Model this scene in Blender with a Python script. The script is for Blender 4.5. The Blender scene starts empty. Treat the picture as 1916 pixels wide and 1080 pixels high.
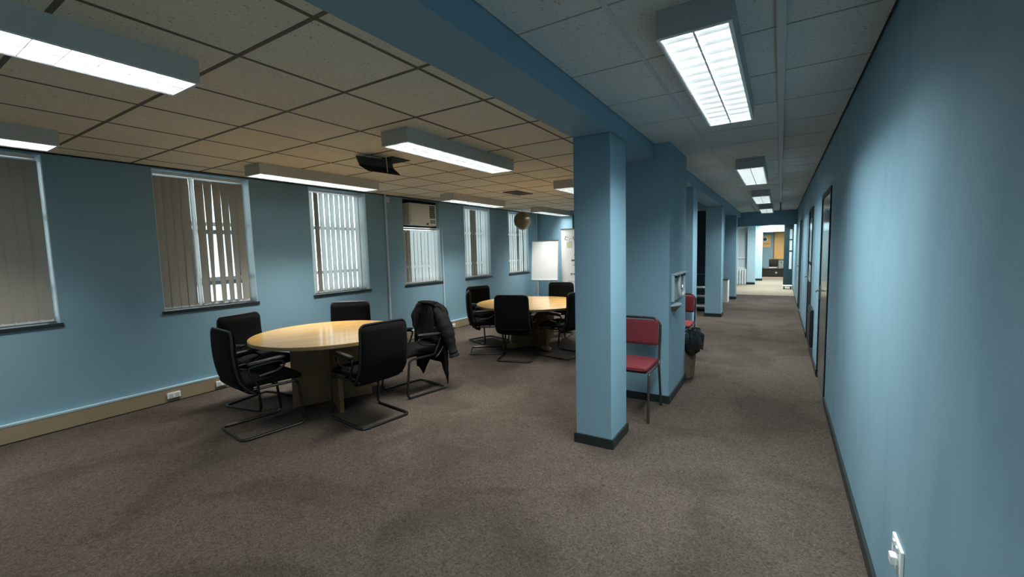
import bpy, bmesh, math, random
from mathutils import Vector, Matrix
random.seed(7)
PI = math.pi
sc = bpy.context.scene
C = sc.collection

# ------------------------------------------------------------------ camera, world, exposure
CAM_H = 1.525
YAW, PITCH, ROLL, FPX = 0.5554, 0.0867, -0.0253, 809.7
cam = bpy.data.cameras.new('camera')
cam.sensor_fit = 'HORIZONTAL'; cam.sensor_width = 36.0
cam.lens = FPX / 1916 * 36.0
cam.clip_start = 0.02
camo = bpy.data.objects.new('camera', cam); C.objects.link(camo)
d = Vector((-math.sin(YAW)*math.cos(PITCH), math.cos(YAW)*math.cos(PITCH), -math.sin(PITCH)))
r0 = Vector((math.cos(YAW), math.sin(YAW), 0)); u0 = r0.cross(d)
r = math.cos(ROLL)*r0 + math.sin(ROLL)*u0
u = -math.sin(ROLL)*r0 + math.cos(ROLL)*u0
m = Matrix.Identity(4)
for i in range(3):
    m[i][0] = r[i]; m[i][1] = u[i]; m[i][2] = -d[i]
m[2][3] = CAM_H
camo.matrix_world = m
sc.camera = camo

w = bpy.data.worlds.new('overcast_sky'); sc.world = w; w.use_nodes = True
bg = w.node_tree.nodes['Background']
bg.inputs[0].default_value = (0.80, 0.92, 1.0, 1); bg.inputs[1].default_value = 4.0
sc.view_settings.view_transform = 'Standard'; sc.view_settings.look = 'None'
sc.view_settings.gamma = 1.0; sc.view_settings.use_curve_mapping = False
sc.view_settings.exposure = 0.0

LIGHT_W = 19.5          # watts per ceiling luminaire
SPREAD = math.radians(104)

# ------------------------------------------------------------------ dimensions of the place
XR, XL, H = 0.391, -5.559, 2.5085
Y0 = -2.4               # wall behind the camera
YB = 10.32              # end wall of the meeting room
YH = 14.9               # header across the corridor
BEAM_Z = 2.357

# ------------------------------------------------------------------ materials
def newmat(name):
    mt = bpy.data.materials.new(name); mt.use_nodes = True
    nt = mt.node_tree; b = nt.nodes['Principled BSDF']
    return mt, nt, b
def setp(b, col=None, rough=None, metal=None, spec=None):
    if col is not None: b.inputs['Base Color'].default_value = (*col, 1)
    if rough is not None: b.inputs['Roughness'].default_value = rough
    if metal is not None: b.inputs['Metallic'].default_value = metal
    if spec is not None: b.inputs['Specular IOR Level'].default_value = spec
def noise_mat(name, c1, c2, scale, rough=.6, metal=0, bump=0, bscale=None, detail=4, spec=.5, pos=False, stretch=None, lo=.3, hi=.7):
    mt, nt, b = newmat(name); setp(b, c1, rough, metal, spec)
    N = nt.nodes; L = nt.links
    if pos: src = N.new('ShaderNodeNewGeometry').outputs['Position']
    else: src = N.new('ShaderNodeTexCoord').outputs['Object']
    if stretch:
        mp = N.new('ShaderNodeMapping'); mp.inputs['Scale'].default_value = stretch
        L.new(src, mp.inputs['Vector']); src = mp.outputs['Vector']
    n = N.new('ShaderNodeTexNoise'); n.inputs['Scale'].default_value = scale; n.inputs['Detail'].default_value = detail
    L.new(src, n.inputs['Vector'])
    cr = N.new('ShaderNodeValToRGB'); e = cr.color_ramp.elements
    e[0].position = lo; e[0].color = (*c1, 1); e[1].position = hi; e[1].color = (*c2, 1)
    L.new(n.outputs['Fac'], cr.inputs['Fac']); L.new(cr.outputs['Color'], b.inputs['Base Color'])
    if bump:
        n2 = N.new('ShaderNodeTexNoise'); n2.inputs['Scale'].default_value = bscale or scale*3
        n2.inputs['Detail'].default_value = 3
        L.new(src, n2.inputs['Vector'])
        bp = N.new('ShaderNodeBump'); bp.inputs['Strength'].default_value = bump; bp.inputs['Distance'].default_value = .01
        L.new(n2.outputs['Fac'], bp.inputs['Height']); L.new(bp.outputs['Normal'], b.inputs['Normal'])
    return mt
def emit_mat(name, col, s):
    mt, nt, b = newmat(name); setp(b, (.8, .8, .8), .5)
    b.inputs['Emission Color'].default_value = (*col, 1); b.inputs['Emission Strength'].default_value = s
    return mt

M = {}
M['wall'] = noise_mat('blue_wall_paint', (.200, .345, .428), (.218, .368, .450), 1.3, .62, bump=.06, bscale=60, pos=True, spec=.35)
M['wall_scuff'] = noise_mat('scuffed_blue_paint', (.176, .312, .392), (.220, .372, .453), 2.6, .58, bump=.05, bscale=60, pos=True, spec=.35, stretch=(1, 1.6, .55), lo=.25, hi=.52)
M['skirt'] = noise_mat('dark_green_skirting', (.010, .018, .019), (.016, .025, .026), 8, .38, pos=True)
M['tile'] = None
M['frame_dark'] = noise_mat('dark_frame_paint', (.007, .012, .014), (.012, .018, .020), 5, .55, pos=True, spec=.25)
M['white'] = noise_mat('white_enamel', (.70, .72, .71), (.76, .77, .76), 4, .4)
M['housing'] = noise_mat('luminaire_enamel', (.50, .50, .46), (.56, .56, .52), 3, .45)
M['housing2'] = noise_mat('grey_luminaire_enamel', (.42, .44, .44), (.47, .49, .49), 3, .5)
M['alum'] = noise_mat('brushed_louvre', (.84, .86, .86), (.90, .91, .91), 20, .34, metal=.75)
M['tube'] = emit_mat('fluorescent_tube', (.93, 1.0, 1.0), 13.0)
M['tbar'] = noise_mat('aged_ceiling_grid', (.105, .092, .066), (.14, .12, .088), 6, .7, pos=True)
M['tbar2'] = noise_mat('grey_ceiling_grid', (.50, .52, .52), (.56, .57, .57), 6, .6, pos=True)
M['joint'] = noise_mat('dusty_joint', (.045, .045, .045), (.07, .068, .06), 6, .9, pos=True)
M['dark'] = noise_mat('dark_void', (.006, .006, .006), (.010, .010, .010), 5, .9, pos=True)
M['blackfab'] = noise_mat('black_fabric', (.0028, .0031, .0031), (.0062, .0066, .0066), 180, .9, bump=.25, bscale=400, spec=.15)
M['blackmetal'] = noise_mat('black_tube_metal', (.009, .009, .009), (.014, .014, .013), 12, .26, metal=.0, spec=.7)
M['blackplastic'] = noise_mat('black_arm_plastic', (.016, .016, .016), (.024, .024, .024), 20, .36)
M['jacket'] = noise_mat('charcoal_jacket_wool', (.005, .0055, .006), (.0105, .011, .0115), 60, .85, bump=.4, bscale=30, spec=.2)
M['red'] = noise_mat('red_upholstery', (.150, .026, .034), (.195, .036, .045), 90, .85, bump=.3, bscale=300, spec=.2)
M['brownmetal'] = noise_mat('brown_tube_metal', (.060, .050, .045), (.085, .072, .065), 15, .3, metal=.6)
M['binbrown'] = noise_mat('brown_bin_plastic', (.17, .12, .085), (.21, .15, .105), 9, .5)
M['bag'] = noise_mat('black_bin_bag', (.008, .008, .008), (.014, .014, .014), 10, .16, bump=.9, bscale=22, spec=.9)
M['trunk'] = noise_mat('tan_trunking', (.300, .235, .150), (.335, .262, .170), 3, .5, pos=True)
M['trunkcap'] = noise_mat('pale_blue_cap', (.36, .53, .60), (.40, .57, .64), 3, .5, pos=True)
M['pipe'] = noise_mat('pale_conduit', (.42, .52, .56), (.48, .58, .62), 4, .5)
M['sillm'] = noise_mat('dark_sill_paint', (.012, .018, .019), (.02, .028, .030), 7, .4, pos=True)
M['revealm'] = noise_mat('daylit_reveal_tone', (.55, .68, .72), (.60, .73, .77), 4, .5, pos=True)  # pale colour puts the daylight on the reveals into the surface
M['paper'] = noise_mat('white_paper', (.80, .82, .80), (.86, .87, .85), 3, .7)
M['chrome'] = noise_mat('satin_chrome', (.6, .6, .6), (.68, .68, .68), 15, .25, metal=1)
M['ply'] = noise_mat('yellow_board', (.62, .40, .14), (.70, .46, .17), 10, .5)
M['browncounter'] = noise_mat('dark_brown_counter', (.045, .034, .028), (.065, .050, .040), 6, .5)
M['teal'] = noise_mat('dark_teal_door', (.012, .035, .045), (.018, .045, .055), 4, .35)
M['doorgrey'] = noise_mat('grey_door_veneer', (.105, .125, .118), (.13, .15, .142), 2.2, .16, stretch=(1, 8, 1), spec=.6)
M['acbeige'] = noise_mat('beige_plastic', (.66, .62, .54), (.72, .68, .60), 5, .5)
M['acdark'] = noise_mat('dark_grille_plastic', (.035, .032, .028), (.05, .046, .04), 9, .5)
M['balloon'] = noise_mat('brown_gold_foil', (.19, .135, .07), (.23, .165, .09), 4, .3, metal=.25, spec=.6)
M['facade'] = noise_mat('pale_render', (.62, .64, .64), (.7, .72, .72), 1.2, .8, pos=True)
M['gold'] = noise_mat('gold_print', (.50, .38, .14), (.56, .43, .17), 8, .6)
M['greyprint'] = noise_mat('grey_print', (.10, .11, .12), (.16, .17, .18), 8, .7)

def tile_mat(name, c1, c2):
    mt, nt, b = newmat(name); setp(b, c1, .92, 0, .15)
    N = nt.nodes; L = nt.links
    g = N.new('ShaderNodeNewGeometry').outputs['Position']
    n = N.new('ShaderNodeTexNoise'); n.inputs['Scale'].default_value = 1.1; n.inputs['Detail'].default_value = 3; L.new(g, n.inputs['Vector'])
    cr = N.new('ShaderNodeValToRGB'); e = cr.color_ramp.elements
    e[0].position = .32; e[0].color = (*c1, 1); e[1].position = .68; e[1].color = (*c2, 1)
    L.new(n.outputs['Fac'], cr.inputs['Fac'])
    # fissures: small dark worm holes
    wn = N.new('ShaderNodeTexNoise'); wn.inputs['Scale'].default_value = 9; L.new(g, wn.inputs['Vector'])
    va = N.new('ShaderNodeVectorMath'); va.operation = 'SCALE'; va.inputs['Scale'].default_value = .09
    L.new(wn.outputs['Color'], va.inputs[0])
    vb = N.new('ShaderNodeVectorMath'); vb.operation = 'ADD'; L.new(g, vb.inputs[0]); L.new(va.outputs[0], vb.inputs[1])
    v = N.new('ShaderNodeTexVoronoi'); v.inputs['Scale'].default_value = 46; L.new(vb.outputs[0], v.inputs['Vector'])
    c3 = N.new('ShaderNodeValToRGB'); e = c3.color_ramp.elements
    e[0].position = .10; e[0].color = (.42, .40, .37, 1); e[1].position = .22; e[1].color = (1, 1, 1, 1)
    L.new(v.outputs['Distance'], c3.inputs['Fac'])
    mx = N.new('ShaderNodeMix'); mx.data_type = 'RGBA'; mx.blend_type = 'MULTIPLY'; mx.inputs[0].default_value = .8
    L.new(cr.outputs['Color'], mx.inputs[6]); L.new(c3.outputs['Color'], mx.inputs[7])
    L.new(mx.outputs[2], b.inputs['Base Color'])
    bp = N.new('ShaderNodeBump'); bp.inputs['Strength'].default_value = .35; bp.inputs['Distance'].default_value = .004
    L.new(c3.outputs['Color'], bp.inputs['Height']); L.new(bp.outputs['Normal'], b.inputs['Normal'])
    return mt
M['tile'] = tile_mat('aged_mineral_tile', (.76, .695, .555), (.82, .76, .62))
M['tile2'] = tile_mat('grey_mineral_tile', (.60, .60, .57), (.67, .67, .64))

def carpet():
    mt, nt, b = newmat('brown_carpet'); setp(b, (.1, .08, .07), .97, 0, .1)
    N = nt.nodes; L = nt.links
    g = N.new('ShaderNodeNewGeometry').outputs['Position']
    def nz(scale, detail, dist=0):
        n = N.new('ShaderNodeTexNoise'); n.inputs['Scale'].default_value = scale; n.inputs['Detail'].default_value = detail
        n.inputs['Distortion'].default_value = dist; L.new(g, n.inputs['Vector']); return n.outputs['Fac']
    def ramp(fac, p0, c0, p1, c1):
        cr = N.new('ShaderNodeValToRGB'); e = cr.color_ramp.elements
        e[0].position = p0; e[0].color = (*c0, 1); e[1].position = p1; e[1].color = (*c1, 1)
        L.new(fac, cr.inputs['Fac']); return cr.outputs['Color']
    def mul(a, b_, f):
        mx = N.new('ShaderNodeMix'); mx.data_type = 'RGBA'; mx.blend_type = 'MULTIPLY'; mx.inputs[0].default_value = f
        L.new(a, mx.inputs[6]); L.new(b_, mx.inputs[7]); return mx.outputs[2]
    base = ramp(nz(34, 4, 2.8), .34, (.062, .050, .041), .66, (.136, .112, .091))     # looped swirl
    fine = ramp(nz(420, 2), .3, (.62, .62, .62), .7, (1, 1, 1))
    stain = ramp(nz(1.25, 4, .8), .38, (.55, .53, .52), .54, (1, 1, 1))
    worn = ramp(nz(.55, 2), .35, (.86, .86, .86), .65, (1.0, 1.0, 1.0))
    col = mul(mul(mul(base, fine, .8), stain, .55), worn, .8)
    L.new(col, b.inputs['Base Color'])
    bp = N.new('ShaderNodeBump'); bp.inputs['Strength'].default_value = .6; bp.inputs['Distance'].default_value = .006
    L.new(nz(160, 3, 1.5), bp.inputs['Height']); L.new(bp.outputs['Normal'], b.inputs['Normal'])
    return mt
M['carpet'] = carpet()

def wood():
    mt, nt, b = newmat('varnished_maple'); setp(b, (.5, .3, .1), .17, 0, .6)
    N = nt.nodes; L = nt.links
    t = N.new('ShaderNodeTexCoord').outputs['Object']
    mp = N.new('ShaderNodeMapping'); mp.inputs['Scale'].default_value = (9, 1.2, 6); L.new(t, mp.inputs['Vector'])
    n = N.new('ShaderNodeTexNoise'); n.inputs['Scale'].default_value = 1.6; n.inputs['Detail'].default_value = 5; n.inputs['Distortion'].default_value = .5
    L.new(mp.outputs['Vector'], n.inputs['Vector'])
    cr = N.new('ShaderNodeValToRGB'); e = cr.color_ramp.elements
    e[0].position = .3; e[0].color = (.50, .285, .085, 1); e[1].position = .7; e[1].color = (.66, .41, .15, 1)
    L.new(n.outputs['Fac'], cr.inputs['Fac']); L.new(cr.outputs['Color'], b.inputs['Base Color'])
    return mt
M['wood'] = wood()
M['woodedge'] = noise_mat('table_edge_band', (.30, .205, .10), (.36, .25, .125), 6, .4)
M['woodbase'] = noise_mat('table_base_veneer', (.19, .115, .05), (.26, .16, .072), 3, .42, stretch=(6, 6, 1))  # darkened to carry the shade under the tabletop

def slat_mat(name, col, trans):
    mt, nt, b = newmat(name); N = nt.nodes; L = nt.links
    setp(b, col, .85, 0, .2)
    g = N.new('ShaderNodeTexCoord').outputs['Object']
    n = N.new('ShaderNodeTexNoise'); n.inputs['Scale'].default_value = 120; L.new(g, n.inputs['Vector'])
    cr = N.new('ShaderNodeValToRGB'); e = cr.color_ramp.elements
    e[0].color = (*[c*.94 for c in col], 1); e[1].color = (*col, 1); L.new(n.outputs['Fac'], cr.inputs['Fac'])
    L.new(cr.outputs['Color'], b.inputs['Base Color'])
    tr = N.new('ShaderNodeBsdfTranslucent'); L.new(cr.outputs['Color'], tr.inputs['Color'])
    mx = N.new('ShaderNodeMixShader'); mx.inputs[0].default_value = trans
    L.new(b.outputs[0], mx.inputs[1]); L.new(tr.outputs[0], mx.inputs[2])
    L.new(mx.outputs[0], N['Material Output'].inputs['Surface'])
    return mt
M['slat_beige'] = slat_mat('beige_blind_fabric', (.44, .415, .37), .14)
M['slat_white'] = slat_mat('white_blind_fabric', (.86, .87, .85), .70)
M['slat_grey'] = slat_mat('grey_blind_fabric', (.40, .38, .34), .25)
def glass_mat(name, tint=(1, 1, 1), refl=.08):
    mt, nt, b = newmat(name); N = nt.nodes; L = nt.links
    t = N.new('ShaderNodeBsdfTransparent'); t.inputs['Color'].default_value = (*tint, 1)
    g = N.new('ShaderNodeBsdfGlossy'); g.inputs['Roughness'].default_value = .03
    lw = N.new('ShaderNodeFresnel'); lw.inputs['IOR'].default_value = 1.45
    mx = N.new('ShaderNodeMixShader'); L.new(lw.outputs[0], mx.inputs[0]); L.new(t.outputs[0], mx.inputs[1]); L.new(g.outputs[0], mx.inputs[2])
    L.new(mx.outputs[0], N['Material Output'].inputs['Surface']); N.remove(b)
    return mt
M['glass'] = glass_mat('window_glass', (.93, .97, .97))
M['frost'] = noise_mat('frosted_panel', (.55, .62, .64), (.60, .67, .69), 5, .2)

# ------------------------------------------------------------------ mesh helpers
def box(bm, x0, x1, y0, y1, z0, z1, bev=0):
    vs = [bm.verts.new(p) for p in ((x0,y0,z0),(x1,y0,z0),(x1,y1,z0),(x0,y1,z0),(x0,y0,z1),(x1,y0,z1),(x1,y1,z1),(x0,y1,z1))]
    fs = [bm.faces.new([vs[i] for i in f]) for f in ((0,3,2,1),(4,5,6,7),(0,1,5,4),(1,2,6,5),(2,3,7,6),(3,0,4,7))]
    if bev:
        es = list({e for f in fs for e in f.edges})
        bmesh.ops.bevel(bm, geom=es, offset=bev, segments=2, affect='EDGES', profile=.5)
    return vs
def fillet(pts, rad, n=5):
    P = [Vector(p) for p in pts]; out = [P[0]]
    for i in range(1, len(P)-1):
        a, b, c = P[i-1], P[i], P[i+1]
        u1 = (a-b); u2 = (c-b); rr = min(rad, u1.length*.48, u2.length*.48)
        s = b + u1.normalized()*rr; e = b + u2.normalized()*rr
        for k in range(n+1):
            t = k/n; out.append(s*(1-t)**2 + b*2*t*(1-t) + e*t*t)
    out.append(P[-1]); return out
def tube(bm, pts, rad, seg=8, closed=False):
    P = [Vector(p) for p in pts]; n = len(P); rings = []
    prev = None
    for i in range(n):
        if closed: t = (P[(i+1) % n]-P[i-1]).normalized()
        elif i == 0: t = (P[1]-P[0]).normalized()
        elif i == n-1: t = (P[-1]-P[-2]).normalized()
        else: t = (P[i+1]-P[i-1]).normalized()
        if prev is None:
            a = Vector((0, 0, 1)) if abs(t.z) < .9 else Vector((1, 0, 0))
            nx = t.cross(a).normalized()
        else:
            nx = (prev - t*prev.dot(t)).normalized()
        prev = nx; ny = t.cross(nx)
        rr = rad[i] if isinstance(rad, (list, tuple)) else rad
        rings.append([bm.verts.new(P[i] + nx*math.cos(2*PI*k/seg)*rr + ny*math.sin(2*PI*k/seg)*rr) for k in range(seg)])
    skin(bm, rings, closed)
def skin(bm, rings, closed=False, caps=True):
    n = len(rings); seg = len(rings[0])
    for i in range(n if closed else n-1):
        A, B = rings[i], rings[(i+1) % n]
        for k in range(seg):
            bm.faces.new((A[k], A[(k+1) % seg], B[(k+1) % seg], B[k]))
    if caps and not closed:
        bm.faces.new(list(reversed(rings[0]))); bm.faces.new(rings[-1])
def lathe(bm, prof, cx=0, cy=0, seg=24, caps=True):
    rings = [[bm.verts.new((cx+r_*math.cos(2*PI*k/seg), cy+r_*math.sin(2*PI*k/seg), z)) for k in range(seg)] for r_, z in prof]
    skin(bm, rings, caps=caps)
def prism(bm, pts, z0, z1):
    a = [bm.verts.new((x, y, z0)) for x, y in pts]; b = [bm.verts.new((x, y, z1)) for x, y in pts]
    n = len(pts)
    bm.faces.new(list(reversed(a))); bm.faces.new(b)
    for i in range(n): bm.faces.new((a[i], a[(i+1) % n], b[(i+1) % n], b[i]))
def cushion(bm, stations, n=20, expo=3.6):
    """stations: (centre, width_axis, thick_axis, halfwidth, halfthick)"""
    rings = []
    for c, wx, tx, hw, ht in stations:
        c = Vector(c); wx = Vector(wx).normalized(); tx = Vector(tx).normalized(); ring = []
        for k in range(n):
            a = 2*PI*k/n; ca, sa = math.cos(a), math.sin(a)
            ring.append(bm.verts.new(c + wx*hw*math.copysign(abs(ca)**(2/expo), ca) + tx*ht*math.copysign(abs(sa)**(2/expo*1.3), sa)))
        rings.append(ring)
    skin(bm, rings)
def obj(name, bm, mat, parent=None, loc=None, smooth=False, kind=None):
    bmesh.ops.recalc_face_normals(bm, faces=bm.faces[:])
    me = bpy.data.meshes.new(name); bm.to_mesh(me); bm.free()
    me.materials.append(M[mat] if isinstance(mat, str) else mat)
    if smooth:
        for p in me.polygons: p.use_smooth = True
        try: me.set_sharp_from_angle(angle=math.radians(40))
        except Exception: pass
    o = bpy.data.objects.new(name, me); C.objects.link(o)
    if parent is not None: o.parent = parent
    if loc is not None: o.location = loc
    if kind: o['kind'] = kind
    return o
def inst(src, parent, loc=None, rot=None):
    o = src.copy(); C.objects.link(o); o.parent = parent
    if loc is not None: o.location = loc
    if rot is not None: o.rotation_euler = rot
    return o
def bx(name, mat, parent, *dims, bev=0, loc=None, kind=None):
    bm = bmesh.new(); box(bm, *dims, bev=bev); return obj(name, bm, mat, parent, loc, kind=kind)
def multi(name, mat, parent, boxes, kind=None, bev=0, loc=None):
    bm = bmesh.new()
    for b in boxes: box(bm, *b, bev=bev)
    return obj(name, bm, mat, parent, loc, kind=kind)
def thing(name, label, cat, loc=(0, 0, 0), rz=0, group=None):
    o = bpy.data.objects.new(name, None); C.objects.link(o); o.empty_display_size = .1
    o.location = loc; o.rotation_euler = (0, 0, rz); return tag(o, label, cat, group)
def tag(o, label, cat, group=None, kind=None):
    o['label'] = label; o['category'] = cat
    if group: o['group'] = group
    if kind: o['kind'] = kind
    return o
def dup(root, loc, rz, label):
    r_ = root.copy(); C.objects.link(r_); r_.location = loc; r_.rotation_euler = (0, 0, rz); r_['label'] = label
    for ch in list(root.children):
        c = ch.copy(); C.objects.link(c); c.parent = r_
        for g in list(ch.children):
            e = g.copy(); C.objects.link(e); e.parent = c
    return r_
def struct(name, label, cat, mat, boxes, bev=0):
    o = multi(name, mat, None, boxes, bev=bev); return tag(o, label, cat, kind='structure')

# ------------------------------------------------------------------ the shell
WT = .26                                           # outer wall thickness
ZS, ZT = .975, 2.475                               # window sill and head
WIN = [(.17, 1.148), (1.935, 2.905), (3.692, 4.663), (5.44, 6.395), (7.148, 8.09), (8.852, 9.826)]
struct('floor', 'worn brown looped carpet covering the whole office floor', 'floor', 'carpet',
       [(XL-WT, 3.0, Y0-.2, 28.2, -.1, 0)])
bxs = []; y = Y0-.2
for a, b in WIN:
    bxs.append((XL-WT, XL, y, a, 0, 2.72)); bxs.append((XL-WT, XL, a, b, 0, ZS)); bxs.append((XL-WT, XL, a, b, ZT, 2.72)); y = b
bxs.append((XL-WT, XL, y, YB+.12, 0, 2.72))
wl = struct('wall_left', 'blue painted wall with the six blind covered windows', 'wall', 'wall', bxs)

# right wall with door openings
DOORS = [(4.97, 5.97), (7.56, 8.42), (11.55, 12.45)]
bxs = []; y = Y0-.2
for a, b in DOORS:
    bxs.append((XR, XR+.18, y, a, 0, 2.72)); bxs.append((XR, XR+.18, a, b, 2.05, 2.72)); y = b
bxs.append((XR, XR+.18, y, YH+8.0, 0, 2.72))
wr = struct('wall_right', 'long blue corridor wall with dark framed doors', 'wall', 'wall_scuff', bxs)
struct('wall_front', 'blue wall behind the viewpoint closing the office', 'wall', 'wall', [(XL-WT, XR+.18, Y0-.2, Y0, 0, 2.72)])
struct('wall_back', 'blue end wall of the meeting room behind the flip chart', 'wall', 'wall',
       [(XL, -4.54, YB, YB+.12, 0, 2.6), (-3.62, -2.05, YB, YB+.12, 0, 2.6), (-4.54, -3.62, YB, YB+.12, 2.42, 2.6), (-2.05, -1.36, YB, YB+.12, 2.3, 2.6)])

# ceiling slab (backing above the tiles) and tile grid
ceil = struct('ceiling', 'suspended grid ceiling of square fissured mineral tiles', 'ceiling', 'joint',
              [(XL-WT, XR+.18, Y0-.2, YH+.15, H+.012, H+.09)])
GX, GY, P6 = -1.650, 1.1726, .600
bm = bmesh.new(); box(bm, -.293, .293, -.293, .293, -.012, .010); tproto = obj('ceiling_tile', bm, 'tile', ceil)
first = True
HOLE = (3, 3)
def put_tile(proto, x, y, flag):
    if flag[0]: proto.location = (x, y, H+.002); flag[0] = False; return
    inst(proto, ceil, (x, y, H+.002))
fl = [True]
rows = range(-5, 16)
for j in rows:
    yc = GY + (j-.5)*P6 + P6
    if yc - .3 < Y0 - .3 or yc > YB: continue
    for i in range(0, 7):
        xc = GX - (i+.5)*P6
        if xc + .3 < XL: continue
        if i == 6: continue
        put_tile(tproto, xc, yc, fl)
# edge tiles: narrow strip beside the beam and strip along the window wall
bm = bmesh.new(); box(bm, -.145, .145, -.293, .293, -.012, .010); eproto = obj('ceiling_tile', bm, 'tile', ceil)
bm = bmesh.new(); box(bm, -.150, .150, -.293, .293, -.012, .010); e2proto = obj('ceiling_tile', bm, 'tile', ceil)
f1, f2 = [True], [True]
for j in rows:
    yc = GY + (j+.5)*P6
    if yc - .3 < Y0 - .3 or yc > YB: continue
    put_tile(eproto, -1.499, yc, f1)
    put_tile(e2proto, XL+.152, yc, f2)
# corridor: three tile columns
cw = [(-1.038, -.632), (-.620, -.035), (-.005, XR-.012)]
for a, b in cw:
    hw = (b-a)/2-.004
    bm = bmesh.new(); box(bm, -hw, hw, -.294, .294, -.012, .010); pr_ = obj('ceiling_tile', bm, 'tile2', ceil); f = [True]
    for j in range(-6, 23):
        yc = GY + (j+.5)*P6
        if yc - .3 < Y0-.3 or yc > YH: continue
        put_tile(pr_, (a+b)/2, yc, f)
# grid bars as one part each direction run
k = 0
for i in range(0, 8):
    x = GX - i*P6
    if x < XL+.02: continue
    bx('grid_bar', 'tbar', ceil, x-.011, x+.011, Y0, YB, H-.011, H+.012)
for j in range(-5, 16):
    y = GY + j*P6
    if Y0 < y < YB: bx('grid_bar', 'tbar', ceil, XL, -1.34, y-.011, y+.011, H-.0115, H+.012)
for x, hw in ((-.626, .012), ):
    bx('grid_bar', 'tbar2', ceil, x-hw, x+hw, Y0, 12.2, H-.012, H+.012)
# edge angle along the window wall, its dark colour painting the shadow line
tr = struct('trim_1', 'edge angle painted dark as the shadow line where the ceiling meets the window wall', 'trim', 'frame_dark', [(XL, XL+.018, Y0, YB, H-.022, H-.002)])

# beam over the columns, corridor header
struct('trim_2', 'blue boxed ceiling beam running along the column line', 'beam', 'wall', [(-1.343, -1.040, Y0, YH, BEAM_Z, H+.012)])
struct('trim_3', 'dark blue header beam crossing the corridor end', 'beam', 'wall', [(-1.36, XR, YH, YH+.16, 2.085, H+.06)])

def column(x0, x1, y0, y1, label, top=BEAM_Z):
    o = multi('column', 'wall', None, [(x0, x1, y0, y1, 0, top)], bev=.006)
    tag(o, label, 'column', 'columns along the corridor', 'structure')
    t = .014
    sk = multi('skirting', 'skirt', o, [(x0-t, x1+t, y0-t, y0, 0, .075), (x1, x1+t, y0, y1, 0, .075), (x0-t, x1+t, y1, y1+t, 0, .075), (x0-t, x0, y0, y1, 0, .075)])
    return o
column(-1.345, -1.055, 3.085, 3.455, 'nearest square blue column, with black skirting, left of the red chair')
column(-1.70, -.895, 4.285, 5.135, 'broad blue pier carrying the wall dispenser behind the red chair', H)
column(-1.345, -1.055, 6.60, 6.96, 'blue column behind the second red chair beyond the broad pier')
column(-1.37, -1.055, 10.13, 10.50, 'pale lit blue column at the dark room doorway')
column(-1.345, -1.055, 13.66, 14.02, 'shaded blue column nearest the far corridor header')

# skirtings
struct('baseboard_right', 'dark skirting along the right corridor wall', 'skirting', 'skirt',
       [(XR-.014, XR, Y0, DOORS[0][0]-.04, 0, .07)] + [(XR-.014, XR, DOORS[i][1]+.04, DOORS[i+1][0]-.04, 0, .07) for i in range(2)] + [(XR-.014, XR, 12.5, 22, 0, .07)])
bl = struct('baseboard_left', 'wide tan trunking skirting below the windows with pale blue top edge', 'skirting', 'trunk', [(XL, XL+.045, Y0, YB, .01, .150)])
bx('cap', 'trunkcap', bl, XL, XL+.047, Y0, YB, .150, .166)
bx('shadow_gap', 'skirt', bl, XL, XL+.043, Y0, YB, 0, .010)
struct('baseboard_back', 'tan skirting along the meeting room end wall', 'skirting', 'trunk', [(XL+.05, -4.56, YB-.03, YB, 0, .12)])

# ------------------------------------------------------------------ windows and blinds
def window(n, y0, y1, label, ac=False):
    xw = XL-.20
    z0 = ZS
    o = multi('window_%d' % n, 'white', None, [(xw-.02, xw+.02, y0, y0+.04, z0, ZT), (xw-.02, xw+.02, y1-.04, y1, z0, ZT), (xw-.02, xw+.02, y0+.04, y1-.04, z0, z0+.04), (xw-.02, xw+.02, y0+.04, y1-.04, ZT-.04, ZT)])
    tag(o, label, 'window', kind='structure')
    for z in (1.28, 1.93):
        bx('transom', 'white', o, xw-.02, xw+.022, y0+.04, y1-.04, z-.022, z+.022)
    for za, zb in ((z0+.04, 1.258), (1.302, 1.908), (1.952, ZT-.04)):
        if ac and za > 1.9: continue
        bx('glass_pane', 'glass', o, xw-.003, xw+.003, y0+.04, y1-.04, za, zb)
    for ya, yb in ((y0, y0+.005), (y1-.005, y1)): bx('reveal', 'revealm', o, XL-.18, XL-.001, ya, yb, z0, ZT)  # added side linings carrying the painted daylight
    bx('sill', 'sillm', o, XL-.20, XL+.016, y0-.02, y1+.02, ZS-.03, ZS+.001, bev=.003)
    return o
wlab = ['dark steel window at the left photo edge behind closed beige blinds', 'window with beige blinds left of the first round table', 'window with bright white blinds above the first round table',
        'window holding the air conditioner above a short white blind', 'window with white blinds and one dark gap right of the air conditioner', 'farthest window, behind the brown balloon']
for i, (a, b) in enumerate(WIN): window(i+1, a, b, wlab[i], ac=(i == 3))

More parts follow.
